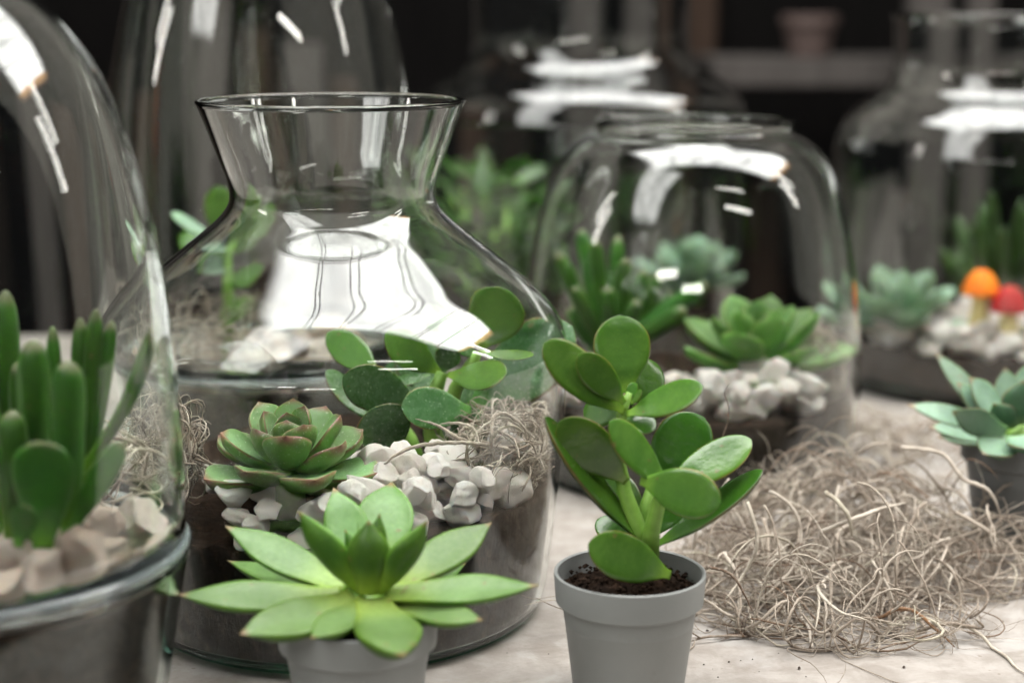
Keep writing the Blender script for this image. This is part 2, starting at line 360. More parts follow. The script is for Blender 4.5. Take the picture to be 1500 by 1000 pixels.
def tube(parent, name, pts, radii, mat, na=10):
    v, f = [], []
    pts = [Vector(p) for p in pts]
    for i, p in enumerate(pts):
        t = (pts[min(i+1, len(pts)-1)]-pts[max(i-1, 0)]).normalized()
        s = t.cross(Vector((.3, .9, .1))).normalized(); n = s.cross(t)
        r = radii[i] if isinstance(radii, (list, tuple)) else radii
        v += [p+s*r*cos(2*pi*j/na)+n*r*sin(2*pi*j/na)-pts[0] for j in range(na)]
        if i:
            for j in range(na): f.append(((i-1)*na+j, (i-1)*na+(j+1) % na, i*na+(j+1) % na, i*na+j))
    f.append(tuple(range(na-1, -1, -1))); f.append(tuple(range((len(pts)-1)*na, len(pts)*na)))
    return mesh_obj(name, v, f, mat, pts[0], parent)
def rosette(parent, c, n, R, mat, prof='rosette', wid=.62, e0=82, e1=6, axis=(0, 0, 1), seed=1, rot=0, cup=.28, thick=.17, bend=.16, inner=.26, pw=.8):
    """spiral rosette: leaf 0 is the innermost"""
    r = random.Random(seed); c = Vector(c); A = Vector(axis).normalized()
    Q = Vector((0, 0, 1)).rotation_difference(A).to_matrix()
    for i in range(n):
        k = (i+.5)/n; az = rot+i*2.39996+r.uniform(-.12, .12); el = radians(e0+(e1-e0)*k**pw+r.uniform(-4, 4))
        ln = R*(inner+(1-inner)*k**.75)*r.uniform(.93, 1.06)
        d = Q @ Vector((cos(az)*cos(el), sin(az)*cos(el), sin(el)))
        out = Q @ Vector((cos(az), sin(az), 0)); b = c+out*R*.05*(.3+k)-A*R*.10*k
        fc = (A-d*A.dot(d)) if el < radians(60) else -out
        if el >= radians(60): fc = -out
        leaf(parent, b, b+d*ln, R*wid*(.45+.55*k**.6)*r.uniform(.93, 1.07), mat, prof, fc, thick=thick, bend=bend, cup=cup)

# ------------------------------------------------------------------ glass vessels
def vessel(parent, name, outer, th, base_th, c, mat, n=128, closed_top=False):
    """thick-walled vessel of revolution; outer profile runs from the foot to the rim"""
    inner = offset_profile(outer, th)
    inn = [(max(r, .0), z) for r, z in inner if z > base_th and r > .004]
    if not closed_top:
        (ro, zo), (ri, zi) = outer[-1], inn[-1]
        mr, mz = (ro+ri)/2, max(zo, zi); h = abs(ro-ri)/2+.0002
        bead = [(mr+h*1.55*cos(a), mz+h*1.1*sin(a)) for a in [radians(x) for x in (15, 50, 90, 130, 165)]]
        prof = [(0, outer[0][1])]+outer+bead+inn[::-1]+[(0, base_th)]
    else:
        prof = outer+inn[::-1]
    v, f = lathe(prof, n)
    if closed_top == 'ring':
        m = len(prof)
        f += [((m-1)*n+i, (m-1)*n+(i+1) % n, (i+1) % n, i) for i in range(n)]
    o = mesh_obj(name, v, f, mat, c, parent, sharp=None)
    bm = bmesh.new(); bm.from_mesh(o.data); bmesh.ops.recalc_face_normals(bm, faces=bm.faces); bm.to_mesh(o.data); bm.free()
    return o, inn
def fill(name, inn, z_top, c, mat_side, mat_top, label, z0, bump=.004, seed=0, gap=.0007, slope=None, n=72, group=None):
    """soil body that follows a vessel's inside"""
    v, f, mi = [], [], []
    zs = [z0+.0006+(z_top-z0)*i/10 for i in range(11)]
    top = lambda x, y: z_top+(slope(x, y) if slope else 0)+bump*(mnoise.noise((x*55+seed, y*55, seed))+.5*mnoise.noise((x*160, y*160+seed, 1)))
    v.append((0, 0, zs[0])); 
    for i, z in enumerate(zs):
        for j in range(n):
            a = 2*pi*j/n; 
            ztop = top(cos(a)*r_at(inn, z_top), sin(a)*r_at(inn, z_top)); zz = z0+.0006+(ztop-z0)*i/10
            r = r_at(inn, max(zz, inn[0][1]+.0001))-gap; v.append((r*cos(a), r*sin(a), zz))
        if i:
            for j in range(n): f.append((1+(i-1)*n+j, 1+(i-1)*n+(j+1) % n, 1+i*n+(j+1) % n, 1+i*n+j)); mi.append(0)
    for j in range(n): f.append((0, 1+(j+1) % n, 1+j)); mi.append(0)
    prev = 1+10*n; rr = 16
    rt = r_at(inn, z_top)-gap
    for q in range(1, rr):
        s = 1-q/rr; cur = len(v)
        for j in range(n):
            a = 2*pi*j/n; x, y = rt*s*cos(a), rt*s*sin(a); v.append((x, y, top(x, y)))
        for j in range(n): f.append((prev+j, prev+(j+1) % n, cur+(j+1) % n, cur+j)); mi.append(1)
        prev = cur
    v.append((0, 0, top(0, 0)))
    for j in range(n): f.append((prev+j, prev+(j+1) % n, len(v)-1)); mi.append(1)
    o = mesh_obj(name, v, f, mat_side, c); o.data.materials.append(mat_top)
    o.data.polygons.foreach_set('material_index', mi)
    return tag(o, label, 'soil', group, 'stuff'), top

# ------------------------------------------------------------------ stones
def stone_mesh(seed, sub=4):
    r = random.Random(seed); bm = bmesh.new(); bmesh.ops.create_icosphere(bm, subdivisions=sub, radius=1)
    planes = [(Vector((r.gauss(0, 1), r.gauss(0, 1), r.gauss(0, 1))).normalized(), r.uniform(.58, .88)) for _ in range(16)]
    sc = Vector((r.uniform(.9, 1.25), r.uniform(.75, 1.0), r.uniform(.62, .85)))
    for v in bm.verts:
        p = v.co.copy()
        for n, d in planes:
            k = p.dot(n)-d
            if k > 0: p -= n*k*.90
        p *= 1+.10*mnoise.noise(p*2.3+Vector((seed, 0, 0)))+.030*mnoise.noise(p*6+Vector((0, seed, 0)))+.035*mnoise.noise(p*14+Vector((0, 0, seed)))
        v.co = Vector((p.x*sc.x, p.y*sc.y, p.z*sc.z))*1.25
    me = bpy.data.meshes.new('pebble'); bm.to_mesh(me); bm.free()
    me.polygons.foreach_set('use_smooth', [True]*len(me.polygons)); me.set_sharp_from_angle(angle=radians(22)); return me
STONES = [stone_mesh(s) for s in range(10)]
def with_mat(meshes, mat):
    out = []
    for m in meshes: c = m.copy(); c.materials.clear(); c.materials.append(mat); out.append(c)
    return out
ST_W = with_mat(STONES, M['pebble']); ST_T = with_mat(STONES, M['pebble_tan']); ST_B = with_mat(STONES[:6], M['bark'])
def heap(n, region, base_z, rmin, rmax, meshes, label, group, seed, name='pebble', cat='pebble', keep=None, squash=1.0, sink=.30, zmax=.020):
    """drop stones one after the other; each settles on the ground or on those below"""
    r = random.Random(seed); put = []
    for _ in range(n):
        R = r.uniform(rmin, rmax)
        best = None
        for _t in range(12):
            x, y = region(r)
            z = base_z(x, y)+R*(1-sink)*.8
            for (a, b, c, q) in put:
                d2 = (a-x)**2+(b-y)**2; s = (R+q)*.80
                if d2 < s*s: z = max(z, c+sqrt(s*s-d2)*.9)
            if keep and not keep(x, y, z, R): continue
            if z > base_z(x, y)+zmax: continue
            if best is None or z < best[2]: best = (x, y, z)
        if best is None: continue
        x, y, z = best; put.append((x, y, z, R))
        o = bpy.data.objects.new(name, r.choice(meshes)); link(o); o.location = (x, y, z)
        o.rotation_euler = (r.uniform(-.5, .5), r.uniform(-.5, .5), r.uniform(0, 6.28)); s = R*r.uniform(.92, 1.05); o.scale = (s, s*r.uniform(.85, 1.1), s*squash)
        tag(o, label, cat, group)
    return put

# ------------------------------------------------------------------ dry moss
def moss(name, label, n, spawn, inside, seed, rad=(.0003, .0008), length=(.05, .13), seg=.0026, floor=None, extra=None, curl=26, paths=None):
    r = random.Random(seed); V, F, CO = [], [], []
    def strand(p, d, ln, rr, tone, cv=None, branch=0):
        steps = max(4, int(ln/seg)); na = 5; w = Vector((r.gauss(0, 1), r.gauss(0, 1), r.gauss(0, 1))).normalized()
        loose = r.random() < .22; kappa = r.choice((.25, .5, 1.0, 1.8))*r.uniform(.5, 1.2)*curl if cv is None else cv; pts = [p.copy()]
        for i in range(steps):
            w = (w+Vector((r.gauss(0, .36), r.gauss(0, .36), r.gauss(0, .36)))).normalized()
            d = (Matrix.Rotation(kappa*seg, 3, w) @ d).normalized()
            d = (d+Vector((r.gauss(0, .09), r.gauss(0, .09), r.gauss(0, .09)))).normalized()
            q = p+d*seg
            pull = None if loose and paths is not None and q.z < .03 else inside(q)
            if pull is not None: d = (d+pull*.55).normalized(); q = p+d*seg
            fz = floor(q.x, q.y)+rr if floor else -1
            if q.z < fz: q.z = fz; d.z = abs(d.z)*.3
            p = q; pts.append(p.copy())
            if branch and r.random() < .13:
                bd = (d+Vector((r.gauss(0, .7), r.gauss(0, .7), r.gauss(0, .7)))).normalized()
                strand(p.copy(), bd, ln*r.uniform(.15, .4), rr*r.uniform(.45, .8), tone*r.uniform(.7, 1.05), None, 0)
        emit(pts, rr, tone)
    def emit(pts, rr, tone):
        na = 5; o0 = len(V)
        for i, p in enumerate(pts):
            t = (pts[min(i+1, len(pts)-1)]-pts[max(i-1, 0)])
            t = t.normalized() if t.length > 1e-9 else Vector((0, 0, 1))
            s = t.cross(Vector((.21, .33, .92)));  s = s.normalized() if s.length > 1e-3 else Vector((1, 0, 0)); u = s.cross(t)
            k = i/(len(pts)-1); q = rr*(1-.75*max(0, (k-.6)/.4)**1.5)*(.92+.16*r.random())
            for j in range(na): V.append(p+s*q*cos(2*pi*j/na)+u*q*sin(2*pi*j/na)); CO.append(tone)
            if i:
                for j in range(na): F.append((o0+(i-1)*na+j, o0+(i-1)*na+(j+1) % na, o0+i*na+(j+1) % na, o0+i*na+j))
        F.append(tuple(o0+j for j in range(na-1, -1, -1))); F.append(tuple(o0+(len(pts)-1)*na+j for j in range(na)))
    for _ in range(n):
        p = spawn(r); d = Vector((r.gauss(0, 1), r.gauss(0, 1), r.gauss(0, .55))).normalized()
        x = r.random(); tone = r.uniform(.2, .95) if x > .14 else (r.uniform(0, .14) if x > .012 else 1.0)
        rr = (rad[0]+(rad[1]-rad[0])*r.random()**3.0)*(1 if tone > .15 else .7)
        strand(p, d, r.uniform(*length), rr, min(1, max(0, tone)), None, 1)
    for (p, d, ln, rr, tone, cv) in (extra or []): strand(Vector(p), Vector(d).normalized(), ln, rr, tone, cv, 1)
    for pp, rr, tone in (paths or []):                       # strands laid out by hand
        q = [P(*x) for x in pp]; out = []
        for i in range(len(q)-1):
            a, b, c, d = q[max(i-1, 0)], q[i], q[i+1], q[min(i+2, len(q)-1)]
            for k in range(7):
                t = k/7; out.append(.5*((2*b)+(c-a)*t+(2*a-5*b+4*c-d)*t*t+(3*b-a-3*c+d)*t**3)+Vector((r.gauss(0, .00012), r.gauss(0, .00012), r.gauss(0, .00012))))
        emit(out, rr, tone)
    o = mesh_obj(name, V, F, M['moss'])
    ca_ = o.data.color_attributes.new('strand', 'FLOAT_COLOR', 'POINT'); ca_.data.foreach_set('color', [x for t in CO for x in (t, t, t, 1)])
    return tag(o, label, 'moss', None, 'stuff')
def blob(c, rad):
    """pull back into an ellipsoid once outside it"""
    c = Vector(c); rad = Vector(rad)
    def g(q):
        e = Vector(((q.x-c.x)/rad.x, (q.y-c.y)/rad.y, (q.z-c.z)/rad.z)); l = e.length
        if l < 1: return None
        return (c-q).normalized()*min(1.2, (l-1)*2)
    return g
def in_blob(c, rad, lo=0):
    def s(r):
        while True:
            e = Vector((r.uniform(-1, 1), r.uniform(-1, 1), r.uniform(-1, 1)))
            if e.length < 1 and c[2]+e.z*rad[2] > lo: return Vector((c[0]+e.x*rad[0], c[1]+e.y*rad[1], c[2]+e.z*rad[2]))
    return s

# ================================================================== 1. flared glass vase with its planting
VC = Vector((-.0757, .70, 0.0))
v_out = [(.078, .0004), (.0850, .0010), (.0885, .0040)]+crom([(.0895, .007), (.0917, .0166), (.0956, .051), (.0979, .0753), (.0994, .0997), (.0998, .1145), (.0985, .1225), (.0948, .1305), (.0860, .1408), (.0742, .1505), (.0600, .1620), (.0510, .1692), (.0454, .1752), (.0434, .1805), (.0443, .1880), (.0480, .1985), (.0520, .2095), (.0556, .2190)], 7)
vase = thing('glass_vase', 'clear glass vase with flared neck and wide round shoulder, planted with two succulents', 'vase', VC)
_, v_in = vessel(vase, 'glass_wall', v_out, .0022, .0050, VC, M['glass'])
vs_slope = lambda x, y: .004*(x/.09)+.004*(y/.09)
v_soil, v_top = fill('vase_soil', v_in, .058, VC, M['soil_side'], M['soil'], 'dark layered potting soil filling the bottom of the flared glass vase', .0050, seed=3, slope=vs_slope)
# ================================================================== 2. bell-shaped terrariums on thick-rimmed bowls
def cloche(name, c, s, sz, label, dome_h=.192):
    t = thing(name, label, 'terrarium', c)
    bo = [(.054, .0005), (.0590, .0012), (.0615, .004)]+crom([(.0622, .007), (.0665, .025), (.0705, .048), (.0738, .066), (.0745, .0715)], 5)
    bo = [(r*s, z*sz) for r, z in bo]
    b, inn = vessel(t, 'bowl', bo, .0036*s, .0045, c, M['glass_thick'], 96)
    rz = .0735*sz
    ring = [(.0708, .0), (.0735, -.0012), (.0752, .0), (.0758, .0017), (.0752, .0034), (.0735, .0042), (.0710, .0040), (.0702, .0020)]
    rv, rf = lathe([(r*s, rz+.0012+z) for r, z in ring+ring[:1]], 96)
    rim = mesh_obj('rim', rv, rf, M['rim'], c, t)
    top = 72.0
    dz = rz+.0056
    do = [(.0745*s*max(cos(q), 0)**(2/2.6), dome_h*sin(q)**(2/2.6)) for q in [pi/2*i/72 for i in range(73)]]
    do = [(max(r, 0), z) for r, z in do]; do[-1] = (0, do[-1][1])
    di = offset_profile(do, .0021); di = [(max(r, 0), z) for r, z in di]; di[-1] = (0, di[-2][1]+.0001); di[0] = (di[0][0], 0)
    prof = do+di[::-1]
    n = 112; dv, df = lathe([(r, z+dz) for r, z in prof], n)
    m = len([1 for q in prof]); last0 = len(dv)-n
    df += [(last0+i, last0+(i+1) % n, (i+1) % n, i) for i in range(n)]
    d = mesh_obj('dome', dv, df, M['glass'], c, t)
    bm = bmesh.new(); bm.from_mesh(d.data); bmesh.ops.recalc_face_normals(bm, faces=bm.faces); bm.to_mesh(d.data); bm.free()
    return t, inn, dz
LC = Vector((-.1875, .545, 0))
_, l_in, _ = cloche('bell_terrarium', LC, 1.0, 1.0, 'glass bell terrarium with dark green finger-leaved succulent and tan pebbles inside')
l_soil, l_top = fill('bowl_soil', l_in, .067, LC, M['soil'], M['soil'], 'dark soil in the bowl under the finger-leaved succulent and tan pebbles', .0045, seed=5, bump=.002)
BC = Vector((-.138, .918, 0))
_, b_in, _ = cloche('bell_terrarium', BC, 1.18, .90, 'tall glass bell terrarium standing behind the flared vase', dome_h=.265)
b_soil, b_top = fill('bowl_soil', b_in, .060, BC, M['soil'], M['soil'], 'dark soil in the thick-rimmed bowl behind the flared vase', .0045, seed=6, bump=.002)
# ================================================================== 3. open bowl and the two bottle jars behind
MC = Vector((.1005, .925, 0))
m_out = [(.080, .0005), (.0875, .0012), (.0905, .005)]+crom([(.0918, .009), (.0955, .034), (.0965, .060), (.0953, .085), (.0918, .115), (.0858, .146), (.0785, .168), (.0690, .182), (.0602, .1888), (.0548, .1915), (.0535, .1935), (.0540, .1958)], 6)
mid = thing('glass_bowl', 'round-shouldered glass bowl with open rim holding a finger plant, a rosette and white pebbles', 'bowl', MC)
_, m_in = vessel(mid, 'glass_wall', m_out, .0023, .005, MC, M['glass'], 112)
m_soil, m_top = fill('bowl_soil', m_in, .046, MC, M['soil_side'], M['soil'], 'dark soil under white pebbles in the round-shouldered bowl', .005, seed=8)
JC = Vector((.0515, 1.275, 0))
j_out = [(.115, .0005), (.127, .002), (.131, .008)]+crom([(.132, .014), (.134, .06), (.134, .165), (.1325, .182), (.126, .196), (.114, .2055), (.100, .2130), (.0905, .2225), (.0872, .236), (.087, .262), (.087, .30), (.0875, .325), (.090, .338)], 6)
jar = thing('glass_jar', 'wide glass jar with tall cylindrical neck and leafy green plants inside', 'jar', JC)
_, j_in = vessel(jar, 'glass_wall', [(r*.945, z) for r, z in j_out], .0026, .005, JC, M['glass'], 96)
j_soil, j_top = fill('jar_soil', j_in, .040, JC, M['soil'], M['soil'], 'dark soil at the bottom of the wide jar with leafy plants', .005, seed=9)
RC = Vector((.335, 1.155, 0))
q_out = [(.094, .0005), (.104, .002), (.1075, .008)]+crom([(.1085, .014), (.110, .05), (.110, .150), (.1085, .168), (.102, .183), (.091, .194), (.079, .203), (.0730, .213), (.072, .225), (.072, .245), (.0735, .2535)], 6)
jar2 = thing('glass_jar', 'glass jar with short straight neck holding toadstool ornaments and pale pebbles', 'jar', RC)
_, q_in = vessel(jar2, 'glass_wall', q_out, .0024, .005, RC, M['glass'], 96)
q_soil, q_top = fill('jar_soil', q_in, .034, RC, M['soil'], M['soil'], 'dark soil below pale pebbles in the jar of toadstool ornaments', .005, seed=11)

# ------------------------------------------------------------------ pot
def pot(parent, c, s, mat):
    op = [(.0185, .0004), (.0208, .001), (.0214, .003), (.0258, .0378), (.0262, .0384), (.0278, .0386), (.0284, .0392), (.0292, .0495), (.0291, .0504), (.0284, .0508), (.0277, .0503), (.0270, .044), (.0205, .0030), (0, .003)]
    v, f = lathe([(0, .0004)]+[(r, z) for r, z in op], 80)
    o = mesh_obj('pot', [Vector(q)*s for q in v], f, mat, c, parent, sharp=40); return o
def pot_soil(parent, c, s, z, seed):
    r = random.Random(seed); v, f = [], []; n = 56; rr = 18; R = .0266*s
    for q in range(rr+1):
        for j in range(n):
            a = 2*pi*j/n; k = q/rr; x, y = R*k*cos(a), R*k*sin(a)
            h = .0022*mnoise.noise((x*170+seed, y*170, 0))+.0016*mnoise.noise((x*420, y*420+seed, 2))-.002*k**6
            v.append((x, y, z*s+h))
        if q:
            for j in range(n): f.append(((q-1)*n+j, (q-1)*n+(j+1) % n, q*n+(j+1) % n, q*n+j))
    for _ in range(420):                                     # crumbs
        a = r.uniform(0, 6.28); k = sqrt(r.random())*R*.97; x, y = k*cos(a), k*sin(a); sz = r.choice([.0004, .0006, .0008, .0012])*r.uniform(.8, 1.3)
        b = len(v); zz = z*s+sz*.4+.0010*r.random()
        for d in ((1, 0, 0), (-1, 0, 0), (0, 1, 0), (0, -1, 0), (0, 0, 1), (0, 0, -1)):
            v.append((x+d[0]*sz*r.uniform(.7, 1.3), y+d[1]*sz*r.uniform(.7, 1.3), zz+d[2]*sz*r.uniform(.6, 1)))
        for i, j in ((0, 2), (2, 1), (1, 3), (3, 0)): f += [(b+i, b+j, b+4), (b+j, b+i, b+5)]
    return mesh_obj('soil', v, f, M['soil'], c, parent)
def L(parent, b, t, D0, D1, w, mat, prof, face, **kw):
    """leaf from photo-frame base/tip positions at depths D0/D1, width in frame pixels"""
    p0 = P(*b, D0); p1 = P(*t, D1); return leaf(parent, p0, p1, px2m(w, (D0+D1)/2, p1.z), mat, prof, face, **kw)

# ================================================================== 4. bright green rosette in a small grey pot (front)
FD = .555
FC = P(527, 1085, FD); FC.z = 0
front = thing('potted_rosette', 'bright green pointed-leaf rosette in a small grey plastic pot in front of the flared vase', 'potted plant', FC)
pot(front, FC, .98, M['pot']); pot_soil(front, FC, .98, .046, 2)
tube(front, 'stem', [FC+Vector((.001, 0, .044)), P(540, 868, FD)], [.006, .0075], M['stem'])
A = M['agave']
for b, t, d0, d1, w, fc, kw in [
    ((500, 872), (258, 870), .553, .548, 66, (0, -.35, 1), dict(bend=.05)),
    ((505, 862), (330, 770), .560, .578, 62, (.15, -.55, 1), dict(bend=.04)),
    ((500, 872), (332, 820), .566, .592, 52, (0, -.2, 1), dict(bend=.03)),
    ((520, 878), (352, 928), .548, .522, 84, (-.1, -.5, 1), dict(bend=.08)),
    ((545, 880), (592, 960), .548, .505, 98, (.1, -.35, 1), dict(bend=.10)),
    ((575, 885), (708, 908), .553, .535, 56, (0, -.3, 1), dict(bend=.06)),
    ((565, 868), (790, 856), .553, .548, 62, (0, -.4, 1), dict(bend=.05)),
    ((575, 858), (720, 765), .560, .585, 72, (-.1, -.5, 1), dict(bend=.06)),
    ((575, 870), (682, 825), .566, .592, 46, (0, -.3, 1), dict(bend=.03)),
    ((530, 862), (436, 748), .552, .552, 58, (.55, .85, .2), dict(bend=.05)),
    ((530, 845), (489, 714), .564, .588, 66, (.25, -1, .4), dict(bend=-.03)),
    ((552, 845), (573, 706), .566, .598, 84, (.05, -1, .45), dict(bend=-.10, cup=.35)),
    ((540, 868), (540, 762), .549, .548, 66, (0, 1, .2), dict(bend=.06, cup=.25)),
    ((555, 866), (626, 762), .551, .549, 60, (-.6, .6, .3), dict(bend=.05, cup=.25)),
    ((545, 855), (556, 752), .557, .560, 34, (0, 1, .2), dict(bend=.05, cup=.25)),
    ((548, 855), (505, 775), .558, .562, 36, (.5, .8, .3), dict(bend=.05, cup=.25)),
    ((550, 850), (600, 790), .562, .572, 40, (-.5, -.6, .5), dict(bend=.05, cup=.25)),
    ((540, 880), (455, 935), .548, .520, 60, (0, -.3, 1), dict(bend=.06)),
]:
    kw.setdefault('cup', .20); L(front, b, t, d0, d1, w, A, 'agave', fc, thick=.25, nt=22, na=20, ruffle=.05, **kw)

# ================================================================== 5. jade plant in grey pot
JD = .598
PC = P(920, 1015, JD); PC.z = 0
jade = thing('potted_jade', 'jade plant with round glossy leaves in a small grey plastic pot beside the moss heap', 'potted plant', PC)
pot(jade, PC, .985, M['pot']); pot_soil(jade, PC, .985, .0445, 4)
st = M['stem']
for pts, rad in [
    ([(948, 815, .598), (935, 775, .598), (915, 720, .600), (905, 665, .602), (912, 600, .604), (922, 575, .604)], [.0036, .0034, .0029, .0025, .0021, .0012]),
    ([(952, 815, .596), (955, 775, .592), (965, 735, .588), (975, 705, .588)], [.0036, .0032, .0027, .0016]),
    ([(945, 800, .602), (945, 745, .606), (958, 705, .610), (965, 692, .614)], [.0030, .0026, .0022, .0008])]:
    tube(jade, 'stem', [P(*p) for p in pts], rad, st)
J, JK = M['jade'], M['jade_shaded']
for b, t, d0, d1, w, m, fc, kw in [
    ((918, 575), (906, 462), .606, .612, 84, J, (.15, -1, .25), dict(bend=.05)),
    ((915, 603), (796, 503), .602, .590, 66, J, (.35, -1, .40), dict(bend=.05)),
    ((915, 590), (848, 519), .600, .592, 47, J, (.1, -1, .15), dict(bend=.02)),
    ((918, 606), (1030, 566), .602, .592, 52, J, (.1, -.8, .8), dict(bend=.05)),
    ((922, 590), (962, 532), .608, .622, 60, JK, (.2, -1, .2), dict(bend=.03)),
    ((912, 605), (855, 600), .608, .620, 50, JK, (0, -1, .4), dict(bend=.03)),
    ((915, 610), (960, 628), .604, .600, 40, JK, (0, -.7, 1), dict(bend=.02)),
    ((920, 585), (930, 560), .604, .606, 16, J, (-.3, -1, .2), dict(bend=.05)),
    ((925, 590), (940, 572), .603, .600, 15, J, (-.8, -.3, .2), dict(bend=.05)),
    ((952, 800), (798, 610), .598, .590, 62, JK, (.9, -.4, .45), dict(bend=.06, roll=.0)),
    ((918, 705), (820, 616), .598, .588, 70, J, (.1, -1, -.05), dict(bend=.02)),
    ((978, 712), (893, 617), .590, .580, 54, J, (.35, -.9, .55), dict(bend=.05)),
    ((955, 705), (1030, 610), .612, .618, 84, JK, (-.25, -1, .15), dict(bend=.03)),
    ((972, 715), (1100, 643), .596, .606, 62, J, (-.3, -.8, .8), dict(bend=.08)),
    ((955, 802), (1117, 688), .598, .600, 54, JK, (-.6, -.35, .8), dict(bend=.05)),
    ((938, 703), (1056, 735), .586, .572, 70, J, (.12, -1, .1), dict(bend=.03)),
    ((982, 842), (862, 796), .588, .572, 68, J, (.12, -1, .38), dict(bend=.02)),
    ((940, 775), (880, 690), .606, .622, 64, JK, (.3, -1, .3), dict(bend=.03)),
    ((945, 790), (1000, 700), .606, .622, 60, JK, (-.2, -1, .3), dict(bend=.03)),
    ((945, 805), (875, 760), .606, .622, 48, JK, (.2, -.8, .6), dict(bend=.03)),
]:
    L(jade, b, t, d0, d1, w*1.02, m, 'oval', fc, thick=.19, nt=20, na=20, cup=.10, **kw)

# ================================================================== 6. plants in the flared vase
eC = P(425, 690, .640)
ech = thing('rosette_succulent', 'rosette with cupped grey-green leaves and pink edges planted in the flared vase', 'succulent', Vector((eC.x, eC.y, .06)))
tube(ech, 'stem', [Vector((eC.x, eC.y, .058)), eC+Vector((0, 0, .002))], [.006, .006], st)
rosette(ech, eC+Vector((0, .002, .003)), 22, .0385, M['rosette'], wid=.60, e0=86, e1=-4, axis=(.02, -.12, 1), seed=5, rot=2.1, cup=.30, thick=.19, bend=.15, inner=.50, pw=.9)

JK = M['jade_dark']
vj = thing('jade_plant', 'dusty jade plant with round dark leaves growing in the flared vase', 'succulent', Vector((P(650, 640, .72).x, .72, .06)))
for pts, rad in [
    ([(640, 690, .715), (632, 630, .715), (640, 570, .715), (648, 545, .715)], [.004, .0038, .0034, .0026]),
    ([(655, 690, .718), (652, 620, .716), (668, 570, .714), (692, 530, .714), (700, 515, .714)], [.004, .0036, .0032, .0028, .002]),
    ([(620, 690, .72), (600, 640, .724), (560, 580, .728)], [.0036, .003, .002])]:
    tube(vj, 'stem', [P(*p) for p in pts], rad, st)
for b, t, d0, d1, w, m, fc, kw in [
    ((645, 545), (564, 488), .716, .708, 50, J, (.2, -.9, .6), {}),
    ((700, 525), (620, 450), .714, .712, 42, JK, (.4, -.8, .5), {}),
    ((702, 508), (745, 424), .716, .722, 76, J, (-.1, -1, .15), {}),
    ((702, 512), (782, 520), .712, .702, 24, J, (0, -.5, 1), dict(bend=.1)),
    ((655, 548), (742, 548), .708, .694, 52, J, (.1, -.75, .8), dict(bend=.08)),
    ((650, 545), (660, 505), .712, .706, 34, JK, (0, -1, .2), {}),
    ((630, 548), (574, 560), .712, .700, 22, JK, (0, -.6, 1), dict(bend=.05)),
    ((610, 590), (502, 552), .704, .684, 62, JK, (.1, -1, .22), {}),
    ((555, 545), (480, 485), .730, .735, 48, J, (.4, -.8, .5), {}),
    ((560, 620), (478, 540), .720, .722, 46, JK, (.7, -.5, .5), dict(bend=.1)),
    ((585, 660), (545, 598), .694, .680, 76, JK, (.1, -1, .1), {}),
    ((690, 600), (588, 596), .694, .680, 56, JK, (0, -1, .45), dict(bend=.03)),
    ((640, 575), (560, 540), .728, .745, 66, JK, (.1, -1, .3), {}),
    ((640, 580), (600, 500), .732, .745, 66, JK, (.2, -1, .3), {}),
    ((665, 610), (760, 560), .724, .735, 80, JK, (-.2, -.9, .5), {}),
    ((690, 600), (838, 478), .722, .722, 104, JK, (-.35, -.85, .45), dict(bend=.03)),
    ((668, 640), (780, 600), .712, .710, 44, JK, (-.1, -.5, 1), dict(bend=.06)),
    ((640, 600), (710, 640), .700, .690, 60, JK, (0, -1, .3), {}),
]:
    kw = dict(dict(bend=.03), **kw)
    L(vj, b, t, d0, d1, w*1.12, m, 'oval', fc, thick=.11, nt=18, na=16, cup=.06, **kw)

def vase_in(x, y, z, R=0): return (x-VC.x)**2+(y-VC.y)**2 < (r_at(v_in, min(max(z, .006), .13))-R*1.08-.001)**2
def region_px(poly_c, rx, ry):
    return lambda r: (lambda a, k: (poly_c[0]+rx*k*cos(a), poly_c[1]+ry*k*sin(a)))(r.uniform(0, 6.283), sqrt(r.random()))
vtop = lambda x, y: v_top(x-VC.x, y-VC.y)
heap(130, region_px((-.034, .636), .056, .038), vtop, .0050, .0092, ST_W, 'rough white pebble in the heap between the pink-edged rosette and the vase wall', 'white pebbles in the flared vase', 3, keep=lambda x, y, z, R: vase_in(x, y, z, R) and (x-eC.x)**2+(y-eC.y)**2 > .024**2 and y < .672, zmax=.019)
heap(7, region_px((-.106, .616), .016, .006), vtop, .0045, .0066, ST_W, 'rough white pebble in the heap between the pink-edged rosette and the vase wall', 'white pebbles in the flared vase', 4, keep=lambda x, y, z, R: vase_in(x, y, z, R))
heap(16, region_px((-.085, .690), .045, .022), vtop, .006, .009, ST_W, 'white pebble on the soil behind the pink-edged rosette in the vase', 'pebbles at the back of the flared vase', 6, keep=lambda x, y, z, R: vase_in(x, y, z, R))
vj_m = P(748, 660, .70)
